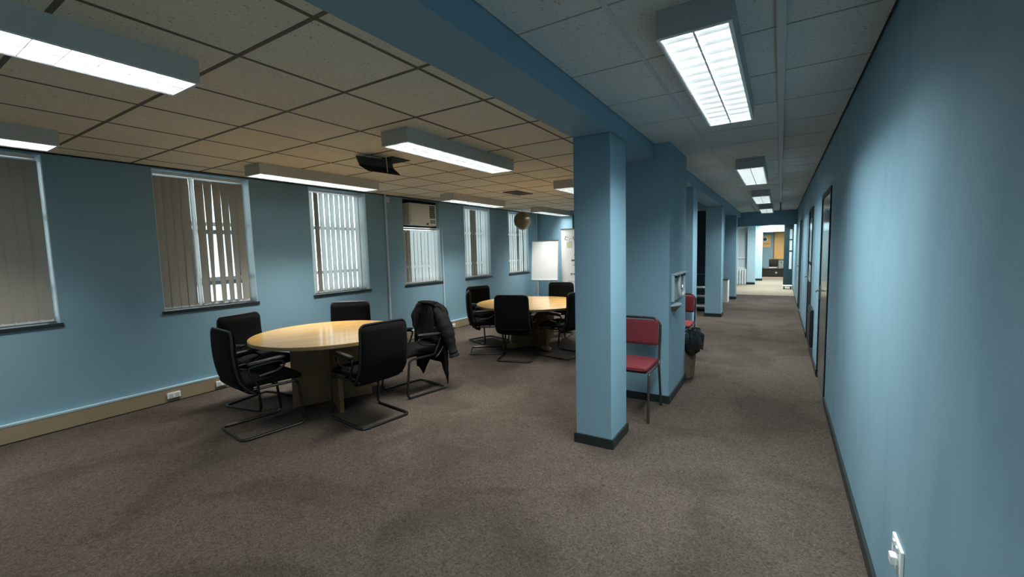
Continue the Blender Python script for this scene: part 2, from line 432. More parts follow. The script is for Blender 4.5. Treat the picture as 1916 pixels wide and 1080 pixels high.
def blind(y0, y1, ztop, mat, spec, label, wid=.094, rail=True):
    """spec: list of (rotation degrees, y offset, tilt) per slat"""
    xb = XL-.055
    t = thing('vertical_blind', label, 'blind', (xb, (y0+y1)/2, ZS+.001), 0, 'vertical blinds in the window wall')
    L2 = (y1-y0)/2; zt = ztop-ZS
    bx('headrail', 'white', t, -.022, .022, -L2+.004, L2-.004, zt-.035, zt-.004, bev=.003)
    zl, zb_ = zt-.05, .035
    bm = bmesh.new(); seg = 4
    rows_ = [q_/8 for q_ in range(9)]; nr = 8
    fr = []; bk = []
    for rz in rows_:
        z = zl + (zb_-zl)*rz
        ra, rb = [], []
        for q in range(seg+1):
            s = -1+2*q/seg; yy = s*wid/2; xx = .004*(1-s*s)
            ra.append(bm.verts.new((xx+.0008, yy, z))); rb.append(bm.verts.new((xx-.0008, yy, z)))
        fr.append(ra); bk.append(rb)
    for G in (fr, bk):
        for i in range(nr):
            for q in range(seg): bm.faces.new((G[i][q], G[i][q+1], G[i+1][q+1], G[i+1][q]))
    for i in range(nr):
        for q in (0, seg): bm.faces.new((fr[i][q], bk[i][q], bk[i+1][q], fr[i+1][q]))
    for i in (0, nr):
        for q in range(seg): bm.faces.new((fr[i][q], fr[i][q+1], bk[i][q+1], bk[i][q]))
    proto = obj('slat', bm, mat, t, smooth=True)
    bm = bmesh.new(); box(bm, -.003, .003, -wid/2+.006, wid/2-.006, .018, .040); wproto = obj('weight', bm, 'white', t)
    n = len(spec); fi = True; base_me = proto.data
    for kk, s in enumerate(spec):
        if s is None: continue
        rot, dy, tilt = s[:3]
        yy = -L2 + (kk+.5)*(2*L2/n) + dy
        rt = (math.radians(tilt), 0, math.radians(rot))
        loc = (.003*(kk % 2), yy, 0)
        if fi: a, b = proto, wproto; a.location = b.location = loc; a.rotation_euler = b.rotation_euler = rt; fi = False
        else: a = inst(proto, t, loc, rt); b = inst(wproto, t, loc, rt)
        a.data = base_me
        if len(s) > 3 and s[3]: a.data = base_me.copy(); a.data.materials[0] = M[s[3]]
        if len(s) > 4:
            a.data = a.data.copy()
            for vv in a.data.vertices:
                an = math.radians(s[4])*((zl-vv.co.z)/(zl-zb_))**.7; c_, s_ = math.cos(an), math.sin(an)
                vv.co.x, vv.co.y = vv.co.x*c_-vv.co.y*s_, vv.co.x*s_+vv.co.y*c_
    bm = bmesh.new(); tube(bm, [(-.008, -L2+.06, .03), (-.008, 0, .022), (-.008, L2-.06, .03)], .0022, 5); obj('chain', bm, 'white', t)
    return t
rnd = lambda a: random.uniform(-a, a)
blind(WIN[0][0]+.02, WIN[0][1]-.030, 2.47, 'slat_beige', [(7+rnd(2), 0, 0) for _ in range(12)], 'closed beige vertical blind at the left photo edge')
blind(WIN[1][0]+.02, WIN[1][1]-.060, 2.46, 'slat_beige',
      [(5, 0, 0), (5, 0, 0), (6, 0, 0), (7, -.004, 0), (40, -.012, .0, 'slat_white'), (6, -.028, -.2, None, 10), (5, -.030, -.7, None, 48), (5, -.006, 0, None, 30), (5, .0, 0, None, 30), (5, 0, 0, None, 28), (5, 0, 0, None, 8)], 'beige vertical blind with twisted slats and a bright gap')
blind(WIN[2][0]+.01, WIN[2][1]-.02, 2.46, 'slat_white', [(17, 0, 0, 'slat_grey' if k_ == 1 else None) for k_ in range(11)], 'bright white vertical blind with every slat turned half open')
blind(WIN[3][0]+.02, WIN[3][1]-.02, 1.985, 'slat_white', [(7, 0, 0, 'slat_grey' if k_ < 2 else None) for k_ in range(10)], 'short white vertical blind below the air conditioner')
blind(WIN[4][0]+.01, WIN[4][1]-.02, 2.46, 'slat_white', [(8, 0, 0, 'slat_beige' if k_ in (3, 4) else None) for k_ in range(10)], 'white vertical blind with a dark strip in its middle')
blind(WIN[5][0]+.01, WIN[5][1]-.02, 2.46, 'slat_white', [(8, 0, 0, 'slat_beige' if k_ == 5 else None) for k_ in range(10)], 'white vertical blind farthest along the wall, behind the balloon')

# neighbouring building outside
nb = thing('neighbour_building', 'pale rendered building seen through the blind gap', 'building', (-11.5, 3.5, -6))
bx('wall', 'facade', nb, -.4, 0, -3.2, 3.0, 0, 9.2)
for k_ in range(3):
    for z in (6.9,):
        f_ = bx('window', 'frame_dark', nb, .0, .03, -2.9+2.0*k_, -1.8+2.0*k_, z, z+1.3)
        bx('pane', 'frost', f_, .02, .04, -2.8+2.0*k_, -1.9+2.0*k_, z+.1, z+1.2)

# air conditioner in window 4
ac = thing('air_conditioner', 'beige window air conditioner above the short blind', 'air conditioner', (XL-.06, 5.90, 2.022))
bx('surround', 'frame_dark', ac, -.06, -.03, -.46, .49, -.03, .45)
bx('body', 'acbeige', ac, -.03, .14, -.375, .315, 0, .385, bev=.012)
bx('front_panel', 'acbeige', ac, .135, .150, -.355, .09, .055, .365, bev=.005)
for k_ in range(9): bx('fin', 'acbeige', ac, .147, .154, -.345, .08, .085+.03*k_, .097+.03*k_)
bx('air_outlet', 'acdark', ac, .138, .146, .135, .275, .13, .36)
for k_ in range(6): bx('louver', 'acbeige', ac, .142, .152, .135, .275, .145+.036*k_, .151+.036*k_)
for k_ in range(2): bx('control_slot', 'acdark', ac, .138, .1455, .14, .275, .045+.035*k_, .065+.035*k_)
bm = bmesh.new(); tube(bm, [(.138, .06, .03), (.165, .06, .03)], .016, 12); obj('knob', bm, 'acdark', ac)

# conduits on the window wall
def conduit(y, z0, z1, label, boxz=None, w_=.026):
    o = multi('cable_conduit', 'pipe', None, [(XL, XL+.022, y-w_/2, y+w_/2, z0, z1)]); tag(o, label, 'conduit', 'cable conduits on the window wall')
    if boxz: bx('junction_box', 'pipe', o, XL, XL+.04, y-.035, y+.075, boxz-.05, boxz+.04, bev=.004)
    for z in (z0+.3, (z0+z1)/2): bx('clip', 'pipe', o, XL, XL+.025, y-w_/2-.006, y+w_/2+.006, z-.008, z+.008)
conduit(5.05, .166, 2.50, 'tall pale conduit with junction box left of the air conditioner', 2.42, .032)
conduit(6.43, .166, 1.97, 'shorter pale conduit ending beside the short blind')
conduit(10.27, .166, 2.49, 'pale conduit in the corner behind the flip chart', None, .05)

# sockets on the trunking, socket on the right wall
for y, lb in ((1.93, 'white double socket on the trunking nearest the photo edge'), (2.40, 'white double socket on the trunking beside the chair back'), (6.62, 'white socket on the trunking behind the jacket chair')):
    o = bx('wall_socket', 'paper', None, XL+.045, XL+.060, y-.06, y+.06, .045, .105, bev=.003); tag(o, lb, 'socket', 'sockets on the trunking')
    for s in (-.028, .028): bx('outlet', 'frost', o, XL+.0595, XL+.062, y+s-.017, y+s+.017, .058, .092)
so = bx('wall_socket', 'paper', None, XR-.010, XR, 1.90, 2.035, .345, .448, bev=.003); tag(so, 'white socket plate low on the right corridor wall', 'socket')
bx('outlet', 'frost', so, XR-.012, XR-.0095, 1.93, 2.00, .37, .42)
for yy, zz in ((1.945, .432), (1.99, .432)):
    bx('switch', 'frost', so, XR-.016, XR-.0095, yy-.010, yy+.010, zz-.010, zz+.008, bev=.002)
bx('plug', 'white', so, XR-.032, XR-.0115, 1.925, 1.965, .378, .410, bev=.004)

# ------------------------------------------------------------------ luminaires
def luminaire_proto(mat_h='housing'):
    """local origin: ceiling centre; length along Y 1.58, width .285, depth .10"""
    t = thing('ceiling_luminaire', 'x', 'ceiling light', (0, 0, 0), 0, 'fluorescent louvre luminaires')
    Lh, Wh, D = .785, .142, .112
    multi('housing', mat_h, t, [(-Wh+.010, Wh-.010, -Lh+.014, Lh-.014, -.012, 0), (-Wh, -Wh+.010, -Lh+.014, Lh-.014, -D, 0), (Wh-.010, Wh, -Lh+.014, Lh-.014, -D, 0), (-Wh, Wh, -Lh, -Lh+.014, -D, 0), (-Wh, Wh, Lh-.014, Lh, -D, 0)])
    bx('reflector', 'white', t, -Wh+.010, Wh-.010, -Lh+.014, Lh-.014, -.020, -.012)
    for s in (-1, 1):
        bm = bmesh.new(); tube(bm, [(s*.066, -Lh+.03, -.052), (s*.066, Lh-.03, -.052)], .013, 10); obj('tube', bm, 'tube', t, smooth=True)
    bx('spine', 'alum', t, -.004, .004, -Lh+.014, Lh-.014, -D+.001, -.040)
    for s in (-1, 1):
        bx('side_rail', 'alum', t, s*(Wh-.012)-.003, s*(Wh-.012)+.003, -Lh+.014, Lh-.014, -D, -.021)
    multi('rim', 'white', t, [(-Wh, -Wh+.012, -Lh+.016, Lh-.016, -D-.004, -D), (Wh-.012, Wh, -Lh+.016, Lh-.016, -D-.004, -D), (-Wh, Wh, -Lh, -Lh+.016, -D-.004, -D), (-Wh, Wh, Lh-.016, Lh, -D-.004, -D)])
    n = 13
    bm = bmesh.new()
    # parabolic cross blade: thick at the top, thin at the bottom
    pts = [(-.010, -.078), (-.004, -.094), (-.0015, -D), (.0015, -D), (.004, -.094), (.010, -.078)]
    a = [bm.verts.new((-.128, y, z)) for y, z in pts]; b = [bm.verts.new((.128, y, z)) for y, z in pts]
    bm.faces.new(a); bm.faces.new(list(reversed(b)))
    for i in range(6): bm.faces.new((a[i], b[i], b[(i+1) % 6], a[(i+1) % 6]))
    bl_ = obj('blade', bm, 'alum', t)
    for i in range(n):
        yy = -Lh+.014 + (i+1)*(2*Lh-.028)/(n+1)
        if i == 0: bl_.location = (0, yy, 0)
        else: inst(bl_, t, (0, yy, 0))
    return t
lproto = luminaire_proto()
SPOTS = [(-2.60, .305, 'louvre light at the upper left photo corner'), (-4.715, .265, 'louvre light against the left photo edge by the first window'),
         (-2.60, 3.275, 'louvre light hanging box above the first table, right of the ceiling hatch'), (-4.715, 3.29, 'louvre light above the bright white blind'),
         (-4.715, 6.41, 'louvre light over the air conditioner window'), (-2.62, 6.42, 'louvre light partly hidden by the nearest column'),
         (-4.715, 9.50, 'louvre light over the flip chart'), (-2.62, 9.40, 'louvre light hidden behind the nearest column'),
         (-.32, 2.715, 'large near corridor louvre light at the top of the photo'), (-.315, 6.42, 'second louvre light along the corridor'),
         (-.325, 9.83, 'third louvre light along the corridor'), (-.325, 13.08, 'last and smallest louvre light before the header'),
         (-.32, -.8, 'louvre light behind the viewpoint in the corridor')]
for i, (x, y, lb) in enumerate(SPOTS):
    if i == 0: lproto.location = (x, y, H-.010); lproto['label'] = lb; t = lproto
    else: t = dup(lproto, (x, y, H-.010), 0, lb)
    ld = bpy.data.lights.new('luminaire_light', 'AREA'); ld.shape = 'RECTANGLE'; ld.size = .25; ld.size_y = 1.52
    corr = x > -1
    if corr:
        for ch in t.children:
            if ch.name.startswith('housing'):
                ch.data = ch.data.copy(); ch.data.materials[0] = M['housing2']
    ld.energy = LIGHT_W*(1.75 if corr else .52 if y < 1 else 1.0)*(1.7 if corr and y < 0 else 1); ld.color = (.88, .98, 1.0) if corr else (1.0, .985, .93); ld.spread = math.radians(132) if corr else math.radians(92)
    lo = bpy.data.objects.new('luminaire_light', ld); C.objects.link(lo); lo.parent = t; lo.location = (0, 0, -.116)

# conduit along the corridor ceiling
o = multi('ceiling_conduit', 'tbar2', None, [(-.040, .0, Y0, 11.6, H-.036, H-.009)], bev=.004); tag(o, 'straight grey trunking along the corridor ceiling', 'conduit')

# emergency bar under the corridor lights
o = bx('ceiling_bar', 'acdark', None, -.42, -.22, 7.33, 7.37, H-.035, H-.011); tag(o, 'dark bar with bright ends behind the second corridor light', 'ceiling bar')
for x in (-.42, -.22): bx('end_cap', 'paper', o, x-.012, x+.012, 7.325, 7.375, H-.040, H-.011)

# ceiling hatch: dark plate painting the shaded opening, and hanging panel
M['hatchgrey'] = noise_mat('grey_hatch_steel', (.060, .060, .058), (.085, .085, .08), 6, .4)
hx, hy = GX-3.5*P6, GY+3.5*P6
ho = struct('trim_4', 'dark plate painted as the shaded opening of the ceiling hatch', 'painted hatch opening', 'dark', [(-3.585, -3.325, 3.15, 3.40, H-.016, H-.008)])
hp = thing('ceiling_hatch', 'dark hanging hatch panel with a pale strut below the ceiling', 'hatch', (0, 0, 0))
A, B, Cc, D = Vector((-3.56, 2.90, 2.495)), Vector((-3.44, 3.25, 2.495)), Vector((-3.375, 2.885, 2.335)), Vector((-3.335, 3.255, 2.335))
def slab(bm, q, th):
    n = (q[1]-q[0]).cross(q[3]-q[0]).normalized()*th
    a = [bm.verts.new(p) for p in q]; b = [bm.verts.new(p+n) for p in q]
    bm.faces.new(a); bm.faces.new(list(reversed(b)))
    for i in range(4): bm.faces.new((a[i], b[i], b[(i+1) % 4], a[(i+1) % 4]))
mid1, mid2 = A.lerp(Cc, .45)+Vector((-.03, 0, -.02)), B.lerp(D, .45)+Vector((-.03, 0, -.02))
bm = bmesh.new(); slab(bm, [A, B, mid2, mid1], .012); obj('upper_flap', bm, 'hatchgrey', hp)
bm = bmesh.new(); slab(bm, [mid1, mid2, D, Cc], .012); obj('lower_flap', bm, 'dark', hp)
bm = bmesh.new(); s0 = A.lerp(B, .55); s1 = Cc.lerp(D, .6); tube(bm, [s1+Vector((.02, -.035, .165)), s1+Vector((.015, -.02, -.005))], .005, 8); obj('strut', bm, 'chrome', hp)
# small air vent in the ceiling
o = bx('ceiling_vent', 'acdark', None, -3.92, -3.64, 6.10, 6.62, H-.022, H-.010); tag(o, 'small dark vent in the ceiling over the second table', 'vent')
for k_ in range(6): bx('slat', 'tbar', o, -3.90+.045*k_, -3.885+.045*k_, 6.12, 6.60, H-.026, H-.020)

# ------------------------------------------------------------------ black cantilever chairs (front = +Y)
def BY(v): return -.200 - .024*math.sin(PI*min(1, v)) - .060*v
def chair_proto():
    t = thing('cantilever_chair', 'x', 'chair', (0, 0, 0), 0, 'black cantilever chairs at the round tables')
    R_ = .0125; hw = .245
    path = [(-hw+.02, -.20, .415), (-hw, .225, .415), (-hw, .265, .012), (-hw, -.255, .012), (hw, -.255, .012), (hw, .265, .012), (hw, .225, .415), (hw-.02, -.20, .415)]
    bm = bmesh.new(); tube(bm, fillet(path, .055, 5), R_, 8); obj('frame', bm, 'blackmetal', t, smooth=True)
    bm = bmesh.new(); tube(bm, [(-hw, .05, .412), (hw, .05, .412)], .010, 8); obj('seat_bar', bm, 'blackmetal', t, smooth=True)
    # seat cushion, lofted front to back
    bm = bmesh.new(); st = []
    for s, yy in enumerate([-.245, -.235, -.20, -.10, .0, .10, .19, .245, .265, .27]):
        e = [.55, .8, .95, 1, 1, 1, 1, .92, .7, .45][s]; zz = .462 + (.0 if yy < .15 else -.02*((yy-.15)/.12)**2)
        st.append(((0, yy, zz), (1, 0, 0), (0, 0, 1), .232*(.9+.1*e), .042*e))
    cushion(bm, st, 24, 4); obj('seat', bm, 'blackfab', t, smooth=True)
    # backrest, lofted bottom to top along a curved spine
    def spine(v):
        z = .365 + .56*v
        yv = BY(v) + .105*(max(0, .30-v)/.30)**2
        return yv, z
    def hwf(v):
        wv = .246 - .012*v
        if v < .1: wv *= .84 + .16*math.sqrt(max(0, 1-((.1-v)/.1)**2))
        if v > .9: wv -= .05*(1-math.sqrt(max(0, 1-((v-.9)/.1)**2)))
        return wv
    bm = bmesh.new(); st = []
    vs = [0, .02, .06, .14, .25, .38, .52, .66, .78, .88, .94, .975, .995, 1.0]
    for v in vs:
        yv, z = spine(v); y2, z2 = spine(min(1, v+.01)); y1, z1 = spine(max(0, v-.01))
        tn = Vector((0, y2-y1, z2-z1)).normalized(); nn = Vector((0, tn.z, -tn.y))
        wv = hwf(v)
        th = .034*(1 if .04 < v < .96 else .55)
        if abs(v-.66) < .01: th *= .93
        st.append(((0, yv, z), (1, 0, 0), nn, wv, th))
    cushion(bm, st, 24, 4.5); br = obj('backrest', bm, 'blackfab', t, smooth=True)
    # edge piping around the back shell
    lp = []
    for v in vs[1:]:
        yv, z = spine(v); wv = hwf(v)
        lp.append((wv, yv-.012, z))
    loop = [(x, y, z) for x, y, z in lp] + [(-x, y, z) for x, y, z in reversed(lp)]
    bm = bmesh.new(); tube(bm, loop, .009, 6); obj('piping', bm, 'blackplastic', br, smooth=True)
    for s in (-1, 1):
        x = s*.262
        arm = [(x-s*.015, -.10, .425), (x, -.14, .50), (x, -.19, .615), (x, .07, .632), (x, .125, .595), (x, .06, .545), (x, -.10, .525)]
        bm = bmesh.new(); tube(bm, fillet(arm, .05, 5), .0105, 8); ar = obj('armrest', bm, 'blackmetal', t, smooth=True)
        bm = bmesh.new(); st = []
        for yy, e in ((-.18, .5), (-.17, .85), (-.12, 1), (-.02, 1), (.06, 1), (.10, .85), (.115, .5)):
            st.append(((x, yy, .638+.02*(yy+.2)/.3), (1, 0, 0), (0, 0, 1), .027*e, .016*e))
        cushion(bm, st, 12, 3); obj('arm_pad', bm, 'blackplastic', ar, smooth=True)
    return t
def face(dx, dy): return math.atan2(dy, dx) - PI/2
T1 = (-3.985, 2.795)
CH = [((-3.95, 2.03), face(.065, .515), 'black chair nearest the photo left, back to the viewer, at the first table'),
      ((-4.62, 2.40), face(.5, .10), 'black chair between the first table and the window wall, behind the nearest chair'),
      ((-4.52, 3.40), face(.45, -.52), 'black chair beyond the first table, only its backrest showing'),
      ((-3.255, 2.665), face(-.503, .07), 'black chair with its plain back to the viewer right of the first table'),
      ((-3.46, 3.455), face(-.085, -.455), 'black chair carrying the jacket at the first table'),
      ((-3.80, 5.36), face(.45, .30), 'black chair turned sideways at the left of the second table'),
      ((-4.24, 6.02), face(.5, -.18), 'black chair tucked behind the sideways chair at the second table'),
      ((-3.155, 5.19), face(-.17, .57), 'black chair with its back to the viewer before the second table'),
      ((-3.38, 6.93), face(.05, -.5), 'black chair on the far side of the second table near the banner'),
      ((-2.66, 5.64), face(-.5, .10), 'black chair at the second table cut off by the nearest column')]
cp = chair_proto()
for i, (p, a, lb) in enumerate(CH):
    if i == 0: cp.location = (*p, 0); cp.rotation_euler = (0, 0, a); cp['label'] = lb
    else: dup(cp, (*p, 0), a, lb)

# jacket over the back of chair five
jp, ja = CH[4][0], CH[4][1]
jk = thing('jacket', 'black suit jacket draped over a chair back with one sleeve hanging', 'jacket', (*jp, 0), ja)
def jnoise(a, z): return .009*math.sin(5*a+9*z) + .007*math.sin(11*a-17*z+1)
bm = bmesh.new(); rings = []; NS = 64
lev = [0, .03, .07, .12, .18, .28, .40, .52, .64, .76, .88, 1.0]
def sgp(v, e): return math.copysign(abs(v)**e, v)
for tt in lev:
    ring = []
    for k_ in range(NS):
        a = 2*PI*k_/NS; ca, sa = math.cos(a), math.sin(a)      # ca>0: +x side, sa>0: seat side
        px = sgp(ca, .62)
        if sa > .30: hem = .53 - .02*math.cos(6*a)
        else:
            tr = max(0, 1-abs(px+.86)/.42); tl = max(0, 1-abs(px-.80)/.40)
            hem = .27 - .24*tr - .20*tl
            if sa > .05: hem += (.53-hem)*((sa-.05)/.25)
        z = .962 - tt*(.962-hem)
        v = min(1, max(0, (z-.365)/.56)); yb = BY(v)
        if z < .40: yb = -.225
        hwid = .278 if tt > .18 else .13 + .148*math.sqrt(max(0, 1-(1-tt/.18)**2))
        hth = .060 if tt > .07 else .026 + .034*tt/.07
        if z < .44 and sa > 0: hth = .03
        nn = jnoise(a, z)*min(1, tt*5)
        ring.append(bm.verts.new((hwid*px + nn*ca, yb + hth*sgp(sa, .62) + nn*sa - .006, z)))
    rings.append(ring)
skin(bm, rings, caps=False); bm.faces.new(list(reversed(rings[0])))
jb = obj('body', bm, 'jacket', jk, smooth=True)
sol = jb.modifiers.new('cloth_thickness', 'SOLIDIFY'); sol.thickness = .004
for pts_ in ([(-.15, -.22, .88), (-.235, -.225, .83), (-.285, -.24, .70), (-.325, -.255, .56), (-.365, -.27, .42), (-.375, -.275, .375)],
             [(.15, -.22, .88), (.235, -.235, .82), (.262, -.28, .66), (.262, -.29, .50), (.255, -.29, .42)]):
    fp = fillet(pts_, .05, 4); n_ = len(fp)
    bm = bmesh.new(); tube(bm, fp, [.050 + .030*math.sin(PI*min(1, (i_/n_)*1.4)) + .004*math.sin(i_*1.9) + (.006 if i_ > n_-3 else 0) for i_ in range(n_)], 14)
    obj('sleeve', bm, 'jacket', jk, smooth=True)
bm = bmesh.new(); cushion(bm, [((x_, -.225, .955+.012*math.cos(x_*9)), (0, 1, 0), (0, 0, 1), .052, .016) for x_ in (-.13, -.11, -.06, 0, .06, .11, .13)], 12, 2.5); obj('collar', bm, 'jacket', jk, smooth=True)
for s_ in (-1, 1):
    bm = bmesh.new(); cushion(bm, [((s_*(.12+.05*q), -.158+.006*math.sin(q*3), .93-.36*q), (1, 0, 0), (0, 1, 0), .045*e, .010) for q, e in ((0, .5), (.15, 1), (.4, 1.1), (.7, .7), (1, .2))], 10, 2.5); obj('lapel', bm, 'jacket', jk, smooth=True)
bm = bmesh.new(); tube(bm, [(-.20, -.175, .70), (-.20, -.150, .70)], .008, 10); obj('button', bm, 'chrome', jk)

# ------------------------------------------------------------------ tables
def circ(cx, cy, rx, ry, n=64): return [(cx+rx*math.cos(2*PI*k/n), cy+ry*math.sin(2*PI*k/n)) for k in range(n)]
def table(loc, rx, ry, label, rot, feet, zt=.730):
    t = thing('round_table', label, 'table', (*loc, 0), rot, 'round meeting tables')
    bm = bmesh.new(); prism(bm, circ(0, 0, rx, ry), zt-.030, zt); tp = obj('tabletop', bm, 'wood', t, smooth=True)
    bm = bmesh.new(); n = 64
    rr = [[bm.verts.new(((rx+e)*math.cos(2*PI*k/n), (ry+e)*math.sin(2*PI*k/n), z)) for k in range(n)] for e, z in ((-.006, zt-.034), (.004, zt-.033), (.005, zt-.004), (.0005, zt-.0004))]
    skin(bm, rr, caps=False); obj('edge_band', bm, 'woodedge', tp, smooth=True)
    bx('base_panel', 'woodbase', t, -.45, .45, -.021, .021, .0, zt-.035, bev=.003)
    bx('base_panel', 'woodbase', t, -.021, .021, -.39, -.0215, .0, zt-.035, bev=.003)
    bx('base_panel', 'woodbase', t, -.021, .021, .0215, .39, .0, zt-.035, bev=.003)
    if feet:
        for k in range(4):
            c_, s_ = math.cos(k*PI/2), math.sin(k*PI/2)
            bm = bmesh.new(); st = []
            for e, q in ((.30, .6), (.32, 1), (.45, 1), (.50, .9), (.525, .7), (.535, .35)):
                st.append(((c_*e, s_*e, .040), (-s_, c_, 0), (0, 0, 1), .035*q, .038*q))
            cushion(bm, st, 12, 3); obj('foot', bm, 'woodedge', t, smooth=True)
    return t
table(T1, .742, .742, 'round light wood table nearest the viewer with jacket chair beside it', math.radians(-27), False)
T2 = (-3.35, 6.00)
table(T2, .88, .88, 'round light wood table farther off, before the flip chart', math.radians(-32), True, .700)

# ------------------------------------------------------------------ flip chart, banner, balloon
fc = thing('flip_chart', 'white flip chart board on an easel by the end wall', 'flip chart', (-4.985, 9.60, 0), math.radians(9))
bm = bmesh.new(); box(bm, -.345, .345, -.012, .012, 0, .985, bev=.006)
bd = obj('board', bm, 'paper', fc, (0, -.03, .775)); bd.rotation_euler = (math.radians(-6), 0, 0)
bx('frame_top', 'chrome', bd, -.35, .35, -.018, .016, .975, 1.0); bx('pen_tray', 'chrome', bd, -.35, .35, -.05, .012, -.02, .004)
for s in (-1, 1):
    bm = bmesh.new(); tube(bm, [(s*.10, .11, 1.70), (s*.33, .02, .0)], .011, 8); obj('leg', bm, 'white', fc, smooth=True)
bm = bmesh.new(); tube(bm, [(0, .06, 1.68), (0, .50, .0)], .011, 8); obj('leg', bm, 'white', fc, smooth=True)

bn = thing('rollup_banner', 'white roll-up banner with gold squares half hidden by the column', 'banner', (-4.24, 9.95, 0), math.radians(8))
bx('panel', 'paper', bn, -.42, .42, -.004, .004, .08, 2.02)
bx('base_case', 'chrome', bn, -.44, .44, -.06, .06, 0, .085, bev=.015)
bx('top_rail', 'chrome', bn, -.425, .425, -.010, .010, 2.015, 2.04)
bm = bmesh.new(); tube(bm, [(0, .04, .06), (0, .02, 2.02)], .010, 8); obj('support_pole', bm, 'chrome', bn)
def sq(x, z, s, mat, rot=0, part=''):
    bm = bmesh.new(); wd = .012
    sides = [(-s, s, -s, -s+wd), (-s, s, s-wd, s), (-s, -s+wd, -s, s), (s-wd, s, -s, s)]
    if part == 'c': sides = sides[:3]
    for a, b, c_, e in sides: box(bm, a, b, -.0015, .0015, c_, e)
    o_ = obj('printed_square', bm, mat, bn, (x, -.0055, z)); o_.rotation_euler = (0, rot, 0)
sq(-.285, 1.80, .042, 'greyprint', .3, 'c'); sq(-.175, 1.755, .042, 'gold', .1, 'c'); sq(-.21, 1.635, .062, 'gold', 0); sq(-.21, 1.635, .030, 'gold', .78)
sq(-.07, 1.80, .042, 'greyprint', -.2); sq(.04, 1.70, .055, 'gold', .2); sq(.16, 1.79, .04, 'greyprint', 0, 'c')
def textline(body, x, z, size, mat, align='LEFT'):
    cu = bpy.data.curves.new('printed_text', 'FONT'); cu.body = body; cu.size = size; cu.extrude = .0008; cu.align_x = align
    o_ = bpy.data.objects.new('printed_text', cu); C.objects.link(o_)
    dg = bpy.context.evaluated_depsgraph_get(); me = bpy.data.meshes.new_from_object(o_.evaluated_get(dg))
    bpy.data.objects.remove(o_); me.materials.clear(); me.materials.append(M[mat])
    o2 = bpy.data.objects.new('printed_text', me); C.objects.link(o2); o2.parent = bn; o2.location = (x, -.006, z); o2.rotation_euler = (PI/2, 0, 0)
# the wording is illegible in the photo: short grey dashes stand where its words stand
def dashes(x0, x1, z, h_, mat, n, y_=-.0055):
    x = x0; wd = (x1-x0)/n
    for k in range(n): bx('printed_dash', mat, bn, x+.004, x+wd*.8, y_-.0015, y_+.0015, z, z+h_); x += wd
dashes(-.10, .30, 1.37, .030, 'greyprint', 3); dashes(-.17, .30, 1.23, .045, 'greyprint', 4); dashes(-.14, .02, 1.13, .014, 'greyprint', 2)
dashes(-.19, .32, .90, .034, 'greyprint', 7); dashes(-.25, .34, .72, .030, 'frost', 9)

bl_ = thing('balloon', 'round brown balloon hung just below the ceiling before the farthest window', 'balloon', (-5.20, 8.92, 0))
bm = bmesh.new(); prof = [(.012, 1.985), (.016, 2.0), (.02, 2.012)]
for k_ in range(1, 17):
    a = PI*k_/17; prof.append((.205*math.sin(a)*(1 if a > 1.2 else .97), 2.228 - .216*math.cos(a)))
prof.append((.004, 2.445)); lathe(bm, prof, 0, 0, 28); obj('globe', bm, 'balloon', bl_, smooth=True)
bm = bmesh.new(); tube(bm, [(0, 0, 2.44), (0, 0, H-.008)], .003, 6); obj('hanger', bm, 'acdark', bl_)
bm = bmesh.new(); tube(bm, [(0, 0, 1.99), (.01, .0, 1.7), (0, .012, 1.3), (.004, .0, 1.0)], .010, 6); obj('ribbon', bm, 'acdark', bl_, smooth=True)

# ------------------------------------------------------------------ red stacking chairs (front = -Y)
def red_chair(label, loc, rz=0):
    t = thing('stacking_chair', label, 'chair', (*loc, 0), rz, 'red stacking chairs by the columns'); hw = .215
    for s in (-1, 1):
        bm = bmesh.new(); tube(bm, fillet([(s*hw, .22, .80), (s*hw, .185, .46), (s*hw*1.02, .155, .42), (s*hw*1.02, .245, .0)], .03, 4), .0115, 8); obj('leg', bm, 'brownmetal', t, smooth=True)
        bm = bmesh.new(); tube(bm, fillet([(s*hw*.96, .16, .425), (s*hw, -.20, .425), (s*hw*1.03, -.245, .0)], .045, 5), .0115, 8); obj('leg', bm, 'brownmetal', t, smooth=True)
    bm = bmesh.new(); tube(bm, fillet([(-hw, .215, .62), (-hw, .232, .80), (-hw+.05, .236, .852), (hw-.05, .236, .852), (hw, .232, .80), (hw, .215, .62)], .05, 5), .011, 8); obj('back_frame', bm, 'brownmetal', t, smooth=True)
    bm = bmesh.new(); st = []
    for z, e in ((.60, .5), (.607, .85), (.63, 1), (.72, 1), (.80, 1), (.828, .85), (.838, .5)):
        st.append(((0, .188+.05*(z-.6), z), (1, 0, 0), (0, 1, -.05), .205*(.9+.1*e), .019*e))
    cushion(bm, st, 20, 5); obj('backrest', bm, 'red', t, smooth=True)
    bm = bmesh.new(); st = []
    for y_, e in ((-.235, .4), (-.225, .8), (-.19, 1), (0, 1), (.13, 1), (.165, .85), (.175, .5)):
        st.append(((0, y_, .462), (1, 0, 0), (0, 0, 1), .212*(.88+.12*e), .030*e))
    cushion(bm, st, 20, 5); obj('seat', bm, 'red', t, smooth=True)
    bx('seat_board', 'skirt', t, -.19, .19, -.20, .15, .422, .434)
    return t
red_chair('red padded stacking chair between the nearest column and the broad pier', (-1.165, 3.955))
red_chair('red stacking chair half hidden behind the waste bin and pier', (-1.215, 6.28))

